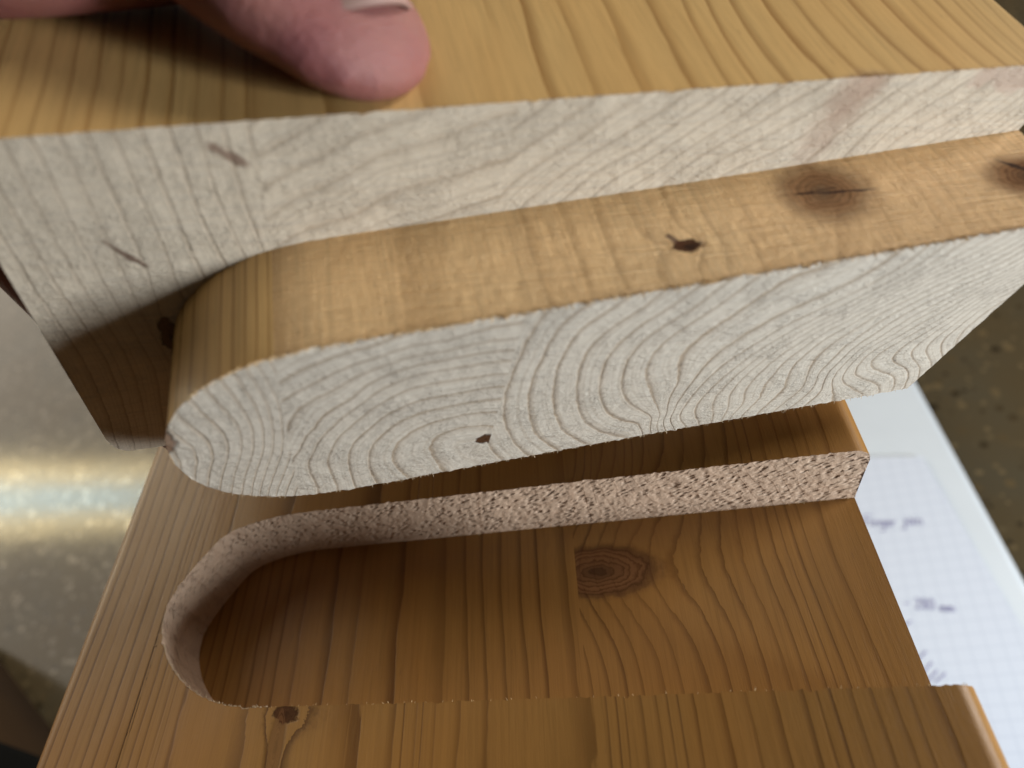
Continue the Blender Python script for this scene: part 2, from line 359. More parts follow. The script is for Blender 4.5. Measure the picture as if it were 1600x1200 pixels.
    if finish == 'end':
        rough_n = n.noise(n.scalevec(P, (1.4, 1.0, 3.2)), 1.0, 5.0, 0.65)
        patch = n.smooth(n.noise(n.scalevec(P, (0.20, 0.1, 0.26)), 1.0, 4.0, 0.6), 0.35, 0.70)
        h = n.math('ADD', n.math('MULTIPLY', thin, 0.25), n.math('MULTIPLY', n.math('MULTIPLY', rough_n, 1.5), n.math('ADD', n.math('MULTIPLY', patch, 0.8), 0.35)))
        h = n.math('ADD', h, n.math('MULTIPLY', saw, 0.8))
        dist = 0.00022
    if finish == 'milled':
        pd = n.math('MULTIPLY', n.smooth(pv.outputs['Distance'], 0.0, 0.55), 2.4)
        h = n.math('ADD', n.math('ADD', pd, n.math('MULTIPLY', n.noise(n.scalevec(P, (1.6, 1.6, 1.6)), 1.0, 4.0, 0.6), 1.2)), n.math('MULTIPLY', thin, 0.2))
        dist = 0.00015
    if kmask is not None:
        h = n.math('SUBTRACT', h, n.math('MULTIPLY', kmask, 0.8))
    n.put(n.b.inputs['Normal'], n.bump(h, dist))
    return n.mat

def plain(name, color, rough=0.6, noise_amt=0.12, scale=400.0, spec=0.3, bump=0.0):
    n = NT(name)
    v = n.noise(n.coords(), scale, 4.0)
    c = n.mix(n.math('MULTIPLY', n.smooth(v, 0.35, 0.7), noise_amt), color, tuple(0.4 * x for x in color))
    n.put(n.b.inputs['Base Color'], c)
    n.b.inputs['Roughness'].default_value = rough
    n.b.inputs['Specular IOR Level'].default_value = spec
    if bump: n.put(n.b.inputs['Normal'], n.bump(v, bump))
    return n.mat

def terrazzo():
    n = NT('terrazzo')
    P = n.coords()
    c = (0.085, 0.062, 0.032)
    v1 = n.voronoi(P, 160.0); v2 = n.voronoi(P, 260.0)
    base = n.mix(n.smooth(n.noise(P, 18.0, 4.0), 0.35, 0.7), c, (0.08, 0.065, 0.04))
    pick = n.node('ShaderNodeSeparateColor'); n.t.links.new(v1.outputs['Color'], pick.inputs[0])
    m1 = n.math('MULTIPLY', n.smooth(v1.outputs['Distance'], 0.30, 0.36, 1.0, 0.0), n.math('GREATER_THAN', pick.outputs[0], 0.35))
    chip = n.mix(pick.outputs[1], (0.03, 0.022, 0.012), (0.14, 0.10, 0.050))
    base = n.mix(m1, base, chip)
    p2 = n.node('ShaderNodeSeparateColor'); n.t.links.new(v2.outputs['Color'], p2.inputs[0])
    m2 = n.math('MULTIPLY', n.smooth(v2.outputs['Distance'], 0.28, 0.36, 1.0, 0.0), n.math('GREATER_THAN', p2.outputs[0], 0.55))
    base = n.mix(m2, base, n.mix(p2.outputs[1], (0.04, 0.03, 0.018), (0.17, 0.125, 0.065)))
    n.put(n.b.inputs['Base Color'], base)
    n.put(n.b.inputs['Roughness'], n.math('ADD', n.math('MULTIPLY', n.noise(P, 30.0, 3.0), 0.06), 0.09))
    n.put(n.b.inputs['Specular IOR Level'], n.math('ADD', n.math('MULTIPLY', n.math('MAXIMUM', n.math('MULTIPLY', m1, pick.outputs[1]), n.math('MULTIPLY', m2, p2.outputs[1])), 0.45), 0.36))
    n.put(n.b.inputs['Normal'], n.bump(n.noise(P, 60.0, 3.0), 0.00006, 0.5))
    return n.mat

def squared_paper():
    n = NT('squared_paper')
    P = n.coords()
    m = None
    for a in ((0.990, -0.135, 0.0), (0.058, -0.998, 0.0)):
        f = n.math('FRACT', n.math('DIVIDE', n.vmath('DOT_PRODUCT', P, a), 0.005))
        d = n.math('ABSOLUTE', n.math('SUBTRACT', f, 0.5))
        l = n.smooth(d, 0.025, 0.06, 1.0, 0.0)
        m = l if m is None else n.math('MAXIMUM', m, l)
    c = n.mix(n.math('MULTIPLY', m, 0.35), (0.63, 0.68, 0.78), (0.42, 0.47, 0.58))
    n.put(n.b.inputs['Base Color'], c)
    n.b.inputs['Roughness'].default_value = 0.8
    n.b.inputs['Specular IOR Level'].default_value = 0.2
    n.put(n.b.inputs['Normal'], n.bump(n.noise(P, 900.0, 4.0), 0.00005))
    return n.mat

def skin():
    n = NT('skin')
    P = n.scalevec(n.coords(), (1000.0, 1000.0, 1000.0))
    v = n.noise(P, 0.10, 4.0)
    w = n.noise(P, 0.6, 4.0)
    c = n.mix(n.smooth(v, 0.3, 0.7), (0.32, 0.135, 0.105), (0.27, 0.090, 0.085))
    c = n.mix(n.math('MULTIPLY', n.smooth(w, 0.45, 0.75), 0.25), c, (0.36, 0.12, 0.10))
    n.put(n.b.inputs['Base Color'], c)
    n.b.inputs['Roughness'].default_value = 0.46
    n.b.inputs['Specular IOR Level'].default_value = 0.4
    n.b.inputs['Subsurface Weight'].default_value = 0.25
    n.b.inputs['Subsurface Radius'].default_value = (1.0, 0.35, 0.2)
    n.b.inputs['Subsurface Scale'].default_value = 0.002
    wr = n.noise(n.scalevec(P, (1.0, 2.6, 1.0)), 1.1, 5.0, 0.65)
    n.put(n.b.inputs['Normal'], n.bump(wr, 0.00025))
    return n.mat

# ------------------------------------------------------------------ floor, white board, paper
FLOOR_Z = -0.205
mat_floor = terrazzo()
g = 2.6
floor = mesh_obj('floor', [(-g, -g, 0), (g, -g, 0), (g, g, 0), (-g, g, 0)], [(0, 1, 2, 3)], mat_floor, smooth=False)
floor.location = (0, 0, FLOOR_Z)
tag(floor, kind='structure')

def rounded_slab(x0, x1, y0, y1, h, r, seg=6):
    """slab from z = 0 up to h with rounded top edges"""
    bm = bmesh.new()
    vs = [bm.verts.new(p) for p in ((x0, y0, 0), (x1, y0, 0), (x1, y1, 0), (x0, y1, 0), (x0, y0, h), (x1, y0, h), (x1, y1, h), (x0, y1, h))]
    for q in ((3, 2, 1, 0), (4, 5, 6, 7), (0, 1, 5, 4), (1, 2, 6, 5), (2, 3, 7, 6), (3, 0, 4, 7)):
        bm.faces.new([vs[i] for i in q])
    ed = [e for e in bm.edges if min(v.co.z for v in e.verts) > h * 0.5 or abs(e.verts[0].co.z - e.verts[1].co.z) > h * 0.5]
    bmesh.ops.bevel(bm, geom=ed, offset=r, segments=seg, profile=0.5, affect='EDGES')
    return bm

def bm_obj(name, bm, mat, parent=None, smooth=True):
    me = bpy.data.meshes.new(name); bm.to_mesh(me); bm.free()
    me.materials.append(mat)
    me.polygons.foreach_set('use_smooth', np.full(len(me.polygons), smooth, dtype=bool))
    o = bpy.data.objects.new(name, me); col.objects.link(o)
    if parent: o.parent = parent
    return o

slab_mat = plain('white_laminate', (0.62, 0.67, 0.72), 0.45, 0.05, 60.0)
slab = bm_obj('white_board', rounded_slab(0.02, 0.2335, -0.10, 0.30, 0.0145, 0.004), slab_mat)
slab.location = (0, 0, FLOOR_Z)
tag(slab, 'plain white board with rounded edge lying on the speckled floor under the squared paper', 'board')

# squared paper, slightly lifted at the free corner
PX = Vector((0.2195, 0.1615))
pu = Vector((0.990, -0.135)).normalized(); pv = Vector((0.058, -0.998)).normalized()
paper = empty('paper_sheet', (PX.x, PX.y, FLOOR_Z + 0.0147))
tag(paper, 'squared writing paper with blue handwriting lying on the white board', 'paper')
N1, N2 = 40, 50
b = Build()
def paper_pt(a, c):
    """a metres left of the free edge, c metres down from the top edge"""
    p = -pu * a + pv * c
    lift = 0.0008 * math.exp(-(a * a + c * c) / 0.0012) + 0.0003
    return (p.x, p.y, lift)
As = np.linspace(0, 0.148, N1); Cs = np.linspace(0, 0.21, N2)
b.grid([[paper_pt(a, c) for c in Cs] for a in As], 0, True)
sheet = mesh_obj('sheet', b.verts(), b.f, squared_paper(), paper, smooth=False)
sol = sheet.modifiers.new('thickness', 'SOLIDIFY'); sol.thickness = 0.00010; sol.offset = 0.0

ink = plain('blue_ink', (0.30, 0.30, 0.50), 0.6, 0.2)
def stroke(B, pts, w=0.00045):
    pts = [Vector(p) for p in pts]
    L = []
    for i, p in enumerate(pts):
        d = (pts[min(i + 1, len(pts) - 1)] - pts[max(i - 1, 0)])
        if d.length < 1e-9: d = Vector((1, 0))
        nrm = Vector((-d.y, d.x)).normalized() * w * 0.5
        rows = []
        for s in (-1, 1):
            q = p + nrm * s
            # q in world xy -> height on the sheet
            r = q - PX
            det = (-pu.x) * pv.y - pv.x * (-pu.y)
            a = (r.x * pv.y - pv.x * r.y) / det; c = ((-pu.x) * r.y - (-pu.y) * r.x) / det
            z = paper_pt(a, c)[2] + 0.00018
            rows.append((r.x, r.y, z))
        L.append(rows)
    B.grid(L)
# handwriting glyphs in a unit em (x right, y up)
GL = {'F': [[(0, 1), (0, 0)], [(0, 1), (.5, 1.02)], [(0, .55), (.38, .57)]],
      'i': [[(0, .5), (0, .05), (.1, 0)], [(0, .68), (.02, .72)]],
      'n': [[(0, .5), (0, 0)], [(0, .33), (.15, .5), (.28, .42), (.3, 0)]],
      'g': [[(.3, .45), (.15, .52), (0, .3), (.1, .05), (.28, .15), (.3, .5), (.28, -.35), (.1, -.45), (0, -.3)]],
      'e': [[(0, .25), (.28, .3), (.22, .5), (.05, .42), (0, .18), (.12, 0), (.3, .1)]],
      'r': [[(0, .5), (0, 0)], [(0, .3), (.12, .48), (.25, .46)]],
      'j': [[(.15, .5), (.13, -.3), (0, -.45), (-.12, -.3)], [(.15, .68), (.17, .72)]],
      'o': [[(.15, .5), (0, .3), (.05, .05), (.2, 0), (.32, .25), (.22, .48), (.12, .5)]],
      't': [[(.05, .85), (.05, .1), (.2, 0)], [(-.08, .52), (.22, .54)]],
      'm': [[(0, .5), (0, 0)], [(0, .35), (.12, .5), (.2, .4), (.2, 0)], [(.2, .35), (.32, .5), (.42, .4), (.44, 0)]],
      '2': [[(0, .75), (.12, .95), (.32, .85), (.28, .55), (0, 0), (.4, .02)]],
      '8': [[(.3, .8), (.15, .95), (.03, .75), (.3, .3), (.2, 0), (.02, .2), (.28, .65), (.3, .8)]],
      '0': [[(.18, .95), (0, .6), (.05, .1), (.2, 0), (.36, .4), (.3, .85), (.18, .95)]],
      '-': [[(0, .42), (.35, .45)]]}
def write(B, text, org, ux, size, gap=0.42):
    ux = Vector(ux).normalized(); uy = Vector((-ux.y, ux.x))
    x = 0.0
    for ch in text:
        if ch == ' ': x += 0.32; continue
        for s in GL[ch]:
            fine = []
            for (p, q) in zip(s[:-1], s[1:]):
                for t in (0, .34, .67): fine.append((p[0] + (q[0] - p[0]) * t, p[1] + (q[1] - p[1]) * t))
            fine.append(s[-1])
            stroke(B, [Vector(org) + (ux * (x + p[0] + 0.15 * p[1]) + uy * p[1]) * size for p in fine])
        x += {'i': .22, 'j': .3, 'r': .34, 't': .32, 'm': .58}.get(ch, gap)
B1 = Build(); write(B1, 'Finger', (0.1886, 0.1302), (0.0099, -0.0012), 0.0052, 0.40)
hw = mesh_obj('handwriting', B1.verts(), B1.f, ink, paper, smooth=False)
B1 = Build(); write(B1, 'join', (0.2020, 0.1296), (0.0099, -0.0012), 0.0052, 0.40)
mesh_obj('handwriting', B1.verts(), B1.f, ink, paper, smooth=False)
B1 = Build(); write(B1, '- 280', (0.1905, 0.0940), (0.0099, -0.0012), 0.0046, 0.46); write(B1, 'mm', (0.2015, 0.0921), (0.0099, -0.0010), 0.0042, 0.5)
mesh_obj('handwriting', B1.verts(), B1.f, ink, paper, smooth=False)
B1 = Build()
for (p, q) in (((.1880, .0744), (.1918, .0774)), ((.1880, .0695), (.1921, .0734)), ((.1880, .0664), (.1928, .0704)), ((.1902, .0660), (.1949, .0694)), ((.1880, .0872), (.1911, .0890))):
    stroke(B1, [p, ((p[0] + q[0]) / 2 + .0001, (p[1] + q[1]) / 2), q], 0.0005)
mesh_obj('hatching', B1.verts(), B1.f, ink, paper, smooth=False)

# ------------------------------------------------------------------ lower board with the slot
W = 0.12
D = 0.0998 * W
TB = 0.052
Y0, Y1 = -0.42 * W, 1.25 * W
RB = 0.0024
outline_far = [(1.0, .2632), (.9, .2612), (.75, .2580), (.6, .2553), (.45, .2520), (.33, .2495), (.2533, .2450), (.188, .2260), (.1585, .1930), (.1335, .1500), (.1220, .1200)]
outline_near = [(.1220, .1200), (.1225, .098), (.1296, .0740), (.1465, .0450), (.178, .0150), (.2146, -.0055), (.2603, -.0160), (.33, -.0165), (.6, -.0128), (.8, -.0095), (1.0, -.0065)]
def catmull(P, n):
    P = np.array(P, float)
    Q = np.vstack([2 * P[0] - P[1], P, 2 * P[-1] - P[-2]])
    out = []
    for i in range(1, len(Q) - 2):
        p0, p1, p2, p3 = Q[i - 1:i + 3]
        for t in np.linspace(0, 1, 40, endpoint=False):
            out.append(0.5 * ((2 * p1) + (-p0 + p2) * t + (2 * p0 - 5 * p1 + 4 * p2 - p3) * t * t + (-p0 + 3 * p1 - 3 * p2 + p3) * t ** 3))
    out.append(P[-1]); out = np.array(out)
    s = np.concatenate([[0], np.cumsum(np.linalg.norm(np.diff(out, axis=0), axis=1))])
    q = np.linspace(0, s[-1], n)
    return np.stack([np.interp(q, s, out[:, 0]), np.interp(q, s, out[:, 1])], 1)
XJ = 0.653                       # glue joint between the two strips
def split_at(curve, x):
    """insert a sample exactly at x"""
    c = curve.copy(); i = np.argmin(abs(c[:, 0] - x)); c[i, 0] = x
    return c
far = split_at(catmull(outline_far, 460)[::-1], XJ) * W      # left to right
near = split_at(catmull(outline_near, 460), XJ) * W
far[-1, 0] = near[-1, 0] = W
far[0] = near[0]
def ztop(x):
    x = np.asarray(x, float)
    z = np.zeros_like(x)
    for d in (x, W - x):
        m = d < RB
        z = np.where(m, -RB + np.sqrt(np.maximum(RB * RB - (RB - d) ** 2, 0)), z)
    return z
def jag(s, seed, amp=0.00022):
    s = np.asarray(s) * 1000.0
    n = noise2(s * 2.6, s * 0 + seed, seed) - 0.5
    m = noise2(s * 0.7, s * 0 + seed + 3, seed + 1) - 0.5
    big = np.maximum(noise2(s * 0.9, s * 0 + 9, seed + 2) - 0.80, 0) * 6.0
    return amp * (1.3 * n + 0.5 * m + 1.6 * big)
def levels(lines, x0lev):
    xs = np.array(lines) * W; lv = np.arange(len(lines)) + x0lev
    def f(x):
        y = np.interp(x, xs, lv)
        y = np.where(x < xs[0], lv[0] + (x - xs[0]) / (0.018 * W), y)
        return np.where(x > xs[-1], lv[-1] + (x - xs[-1]) / (0.06 * W), y)
    return f
FT = levels(TOP_LINES, 0)
FL_left = levels(FLOOR_LINES[:19], 9); FL_right = levels(FLOOR_LINES[19:], 24)
def board_ring(P, right):
    x, y, z = P.T
    wob = (noise2(y * 40, x * 60, 5) - 0.5) * 0.0010 + (noise2(y * 12, x * 15 + 7, 6) - 0.5) * 0.0018
    xx = x + wob
    a = FT(xx + z * 0.06); c = (FL_right if right else FL_left)(xx)
    t = np.clip(-z / D, 0, 3.2)
    lo = c + (t - 1) * 1.0 - (t - 1) * (a - c) * 0.2
    return np.where(t <= 1, a + (c - a) * t, lo)

lower_knots_right = [((0.680 * W * 1000, 0.183 * W * 1000, -12.0), (0.15, 0.05, 1), 7.4, (0.78, 1.50, 1.0), 0.92, 2.2),
                     ((0.62 * W * 1000, 0.035 * W * 1000 - 16.5, 0.0), (0, 0.3, 1), 1.5, (1, 1, 1), 0.7, 0.8)]
lower_knots_left = [((0.3235 * W * 1000, -0.0255 * W * 1000, 0.0), (0.05, 0.2, 1), 1.55, (0.75, 1.15, 1), 1.0, 0.9),
                    ((0.318 * W * 1000, -0.060 * W * 1000, 0.0), (0.0, 0.5, 1), 2.4, (2.0, 0.40, 1), 0.55, 0.9)]
lw = dict(early=(0.345, 0.174, 0.046), late=(0.112, 0.045, 0.009), gloss=0.36, end_early=(0.57, 0.40, 0.28), end_late=(0.40, 0.24, 0.15))
mats_lower = {False: [wood('pine_lower_left', lower_knots_left, 'planed', **lw), wood('pine_lower_left_milled', lower_knots_left, 'milled', **lw)],
              True: [wood('pine_lower_right', lower_knots_right, 'planed', **lw), wood('pine_lower_right_milled', lower_knots_right, 'milled', **lw)]}

lower = empty('slotted_board', (0, 0, 0))
tag(lower, 'lower pine board with a round ended slot cut into its top, open at the right', 'board')
sfar = np.concatenate([[0], np.cumsum(np.linalg.norm(np.diff(far, axis=0), axis=1))])
snear = np.concatenate([[0], np.cumsum(np.linalg.norm(np.diff(near, axis=0), axis=1))])
def outward(c):
    t = np.gradient(c, axis=0); n = np.stack([-t[:, 1], t[:, 0]], 1)
    return n / np.linalg.norm(n, axis=1)[:, None]
nfar = outward(far); nnear = -outward(near)
jf = jag(sfar, 21, 0.00012); jn = jag(snear, 31, 0.00016)
far_top = far + nfar * jf[:, None]; near_top = near + nnear * jn[:, None]
far_top[0] = near_top[0]; far_top[-1, 0] = near_top[-1, 0] = W

def lower_strip(right):
    B = Build()
    a, c = (XJ * W, W) if right else (0.0, XJ * W)
    selF = (far[:, 0] >= a - 1e-9) & (far[:, 0] <= c + 1e-9)
    selN = (near[:, 0] >= a - 1e-9) & (near[:, 0] <= c + 1e-9)
    rows = (np.linspace(0, 1, 70) ** 1.6)
    # top, beyond the slot
    F = far_top[selF]; xs = far[selF, 0]; zt = ztop(F[:, 0])
    B.grid([[(x, y + (Y1 - y) * t, z) for t in rows] for (x, y), z in zip(F, zt)], 0)
    Nn = near_top[selN]; zn = ztop(Nn[:, 0])
    B.grid([[(x, y + (Y0 - y) * t, z) for t in rows] for (x, y), z in zip(Nn, zn)], 0, True)
    if not right:
        xl = np.unique(np.concatenate([np.linspace(0, RB, 14), np.linspace(RB, far_top[0, 0], 44)]))
        ys = np.unique(np.concatenate([np.linspace(Y0, Y1, 150), [far_top[0, 1]]]))
        B.grid([[(x, y, float(ztop(x))) for y in ys] for x in xl], 0)
    # floor of the slot
    Fb = far[selF]; yb = np.interp(Fb[:, 0], near[:, 0], near[:, 1])
    B.grid([[(x, y0 + (y1 - y0) * t, -D) for t in np.linspace(-0.004, 1.004, 60)] for (x, y1), y0 in zip(Fb, yb)], 0)
    # walls, milled: pits and a step of tear-out under the top edge
    def wall(cur, top, nrm, s, seed, flip):
        R = 46
        G = []
        for k in range(len(cur)):
            colv = []
            z0 = float(ztop(top[k, 0]))
            for r in range(R):
                t = r / (R - 1)
                base = top[k] * (1 - min(t * 6, 1)) + cur[k] * min(t * 6, 1)
                colv.append((base[0], base[1], z0 + (-D * 1.006 - z0) * t))
            G.append(colv)
        G = np.array(G)
        S = np.repeat(s[:, None], R, 1) * 1000; Z = G[:, :, 2] * 1000
        pit = noise2(S * 1.5, Z * 1.9 + 40, seed); pit2 = noise2(S * 3.1 + 5, Z * 3.3 + 90, seed + 1); low = noise2(S * .35, Z * .3 + 20, seed + 2)
        h = -np.maximum(0.46 - pit, 0) * 0.00034 + (pit2 - 0.5) * 0.00012 + (low - .5) * 0.00016
        env = np.minimum(1, np.minimum(np.linspace(0, 1, R) * 9, (1 - np.linspace(0, 1, R)) * 9))[None, :]
        h = h * env
        dirn = -nrm[:, None, :] * np.ones((1, R, 1))
        G[:, :, 0] += dirn[:, :, 0] * h; G[:, :, 1] += dirn[:, :, 1] * h
        B.grid(G, 1, flip)
    wall(far[selF], far_top[selF], nfar[selF], sfar[selF], 51, True)
    wall(near[selN], near_top[selN], nnear[selN], snear[selN], 61, False)
    # underside, ends and outer side
    B.grid([[(x, y, -TB) for y in np.linspace(Y0, Y1, 3)] for x in np.linspace(a, c, 12)], 0, True)
    xe = np.unique(np.concatenate([np.linspace(a, c, 60), np.linspace(0, RB, 8) if not right else np.linspace(W - RB, W, 8)]))
    for y, fl in ((Y0, False), (Y1, True)):
        B.grid([[(x, y, float(ztop(x)) + (-TB - float(ztop(x))) * t) for t in np.linspace(0, 1, 12)] for x in xe], 0, not fl)
    if right:
        yf, yn = far[-1, 1], near[-1, 1]
        for (ya, yb2, z0) in ((Y0, yn, -RB), (yn, yf, -D), (yf, Y1, -RB)):
            B.grid([[(W, y, z0 + (-TB - z0) * t) for t in np.linspace(0, 1, 8)] for y in np.linspace(ya, yb2, 12)], 0, True)
    else:
        B.grid([[(0, y, -RB + (-TB + RB) * t) for t in np.linspace(0, 1, 8)] for y in np.linspace(Y0, Y1, 30)], 0)
    V = B.verts()
    mesh_obj('glued_strip', V, B.f, mats_lower[right], lower, True, B.m, {'ring': board_ring(V, right)})
lower_strip(False); lower_strip(True)

# torn fibres standing along cut edges
def fibres(name, parent, anchors, dirs, ups, mat, n, lmin, lmax, width, seed):
    r = np.random.default_rng(seed)
    V, Fc = [], []
    for i in range(n):
        k = r.integers(0, len(anchors))
        p = Vector(anchors[k]); d = Vector(dirs[k]); u = Vector(ups[k])
        side = d.cross(u).normalized()
        dd = (d + side * r.normal(0, 0.55) + u * r.normal(0.05, 0.30)).normalized()
        L = r.uniform(lmin, lmax) * (0.4 + 0.6 * r.random())
        w = width * r.uniform(0.5, 1.2)
        s2 = dd.cross(u).normalized()
        p = p - dd * L * 0.25 + side * r.normal(0, 0.0001)
        mid = p + dd * L * 0.55 + u * r.normal(0.00006, 0.00006); tip = p + dd * L + u * r.normal(0, 0.00016)
        b0 = len(V)
        V += [p - s2 * w / 2, p + s2 * w / 2, p + u * w * 0.5, mid - s2 * w * 0.4, mid + s2 * w * 0.4, mid + u * w * 0.4, tip]
        for q in ((0, 1, 4, 3), (1, 2, 5, 4), (2, 0, 3, 5), (3, 4, 6), (4, 5, 6), (5, 3, 6)):
            Fc.append(tuple(b0 + j for j in q))
    o = mesh_obj(name, V, Fc, mat, parent, smooth=False)
    o['kind'] = 'stuff'
    return o
fib_pale = plain('pale_fibre', (0.66, 0.50, 0.32), 0.7, 0.3, 2500.0)
fib_amber = plain('amber_fibre', (0.68, 0.47, 0.24), 0.7, 0.3, 2500.0)
sel = (near[:, 0] < 0.30 * W)
fibres('torn_fibres', lower, [(*p, -0.0001) for p in near_top[sel]], [(*(-q), 0.15) for q in nnear[sel]], [(0, 0, 1)] * sel.sum(), fib_pale, 420, 0.0002, 0.0008, 0.00010, 3)
sel = (near[:, 0] > 0.30 * W)
fibres('torn_fibres', lower, [(*p, -0.0001) for p in near_top[sel]], [(*(-q), 0.1) for q in nnear[sel]], [(0, 0, 1)] * sel.sum(), fib_amber, 60, 0.0002, 0.0008, 0.00010, 4)
sel = (far[:, 0] > 0.0)
fibres('torn_fibres', lower, [(*p, -D + 0.0001) for p in far[sel]], [(*(q), 0.2) for q in -nfar[sel]], [(0, 0, 1)] * sel.sum(), fib_amber, 260, 0.0002, 0.0008, 0.00009, 5)

# ------------------------------------------------------------------ upper board with the tenon
U = 0.108
TU = 0.4326 * U
LT_ = 0.1299 * U
LSK = 0.0754
RU = 0.0022
R_UP = Matrix(((0.93550235, -0.15398702, 0.31799899), (0.19772927, 0.97406418, -0.11000962), (-0.29281137, 0.16579196, 0.94168707)))
ORG = CAM + (Vector((0.02808065, 0.03250722, 0.07135389)) - CAM) * 0.9
upper = empty('tenoned_board')
mu = R_UP.to_4x4(); mu.translation = ORG
upper.matrix_world = mu
tag(upper, 'upper pine board held by the hand, with a round ended tenon on its pale end', 'board')

prof = catmull([(1.0, -.0700), (.9206, -.0757), (.7758, -.0871), (.6122, -.0995), (.4382, -.1120), (.32, -.1200), (.262, -.1250), (.222, -.1330), (.1945, -.1440), (.1680, -.1600), (.1433, -.1835), (.1275, -.2085), (.1190, -.234), (.1174, -.255),
                (.1195, -.280), (.1275, -.306), (.1420, -.332), (.1680, -.3550), (.2099, -.3735), (.2566, -.3810), (.33, -.3795), (.4853, -.3680), (.7065, -.3545), (.9312, -.3425), (1.0, -.3385)], 1500)
kl = int(np.argmin(prof[:, 0]))
UL = prof[kl, 0]
tu, tz = prof[:kl + 1][::-1].T
bu, bz = prof[kl:].T
JU = (0.2325, 0.4500)
def ten_top(u): return np.interp(u, tu, tz)
def ten_bot(u): return np.interp(u, bu, bz)
def zt_u(u):
    u = np.asarray(u, float) * U; z = np.zeros_like(u)
    for dd in (u, U - u):
        m = dd < RU
        z = np.where(m, -RU + np.sqrt(np.maximum(RU * RU - (RU - dd) ** 2, 0)), z)
    return z
ring_fn = [tps_fit(RINGS1), tps_fit(RINGS2), tps_fit(RINGS3)]
LEAN = (0.02, 0.02, -0.05)
def upper_ring(k, P):
    x, y, z = P.T / U
    wob = (noise2(y * 5 + 3, x * 9, 15) - 0.5) * 0.016
    back = np.maximum(y, 0)
    return ring_fn[k](x + LEAN[k] * back + wob * np.minimum(1, back * 6), z)

mm = U * 1000
kn3 = [((0.766 * mm, -0.060 * mm, -9.2), (0.15, 0.1, 1), 4.8, (0.95, 1.0, 1.0), 0.88, 0.6),
       ((0.612 * mm, -0.113 * mm, -0.10 * mm), (0.3, 0.0, 1), 1.25, (0.8, 1.3, 1.0), 1.0, 0.7),
       ((0.970 * mm, -0.068 * mm, -0.072 * mm), (0.15, 0.0, 1), 4.4, (0.85, 1.25, 1.0), 0.95, 1.0)]
mk3 = [((0.930 * mm, -0.006 * mm, -1.2), (1, 0, -0.2), 5.0, 1.6, (0.56, 0.41, 0.31))]
kn1 = [((0.117 * mm, -0.066 * mm, -0.232 * mm), (0, 1, 0), 2.0, (1.6, 1, 0.7), 0.8, 0.6)]
mk1 = [((0.210 * mm, -0.059 * mm, -0.028 * mm), (0.80, 0, -0.60), 2.4, 0.65, (0.26, 0.16, 0.11)), ((0.104 * mm, -0.068 * mm, -0.119 * mm), (0.64, 0.05, -0.76), 3.0, 0.45, (0.16, 0.085, 0.055))]
zc = -0.088 * mm
cracks = [((0.770 * mm, -0.062 * mm, -0.0868 * mm), (1, -0.06, 0.06), 5.6, 0.26, (0.045, 0.02, 0.012)),
          ((0.757 * mm, -0.058 * mm, -0.0875 * mm), (1, 0.10, 0.06), 3.0, 0.20, (0.06, 0.03, 0.015)),
          ((0.978 * mm, -0.066 * mm, -0.0722 * mm), (0.75, -0.66, 0.05), 4.5, 0.50, (0.03, 0.015, 0.01)),
          ((0.604 * mm, -0.104 * mm, -0.101 * mm), (0.5, -0.86, 0.05), 1.3, 0.42, (0.10, 0.04, 0.02)),
          ((0.619 * mm, -0.113 * mm, -0.100 * mm), (0.95, 0.3, 0.05), 1.3, 0.45, (0.04, 0.02, 0.012))]
kn2 = [((0.4450 * mm, -0.171 * mm, -0.3132 * mm), (0.1, 1, 0), 0.95, (0.75, 1, 1.0), 1.0, 0.0)]
up = dict(early=(0.63, 0.395, 0.150), late=(0.30, 0.150, 0.042))
mats_upper = []
for k, (kn, mk) in enumerate(((kn1, mk1), (kn2, ()), (kn3, mk3))):
    nm = 'pine_upper_strip_%s' % ('outer', 'middle', 'inner')[k]
    mats_upper.append([wood(nm + '_planed', kn, 'planed', warp=0.35, **up), wood(nm + '_sawn', kn, 'planed' if k == 0 else 'sawn', warp=0.35, marks=cracks if k == 2 else (), **up), wood(nm + '_end', kn, 'end', warp=0.30, marks=mk, **up)])

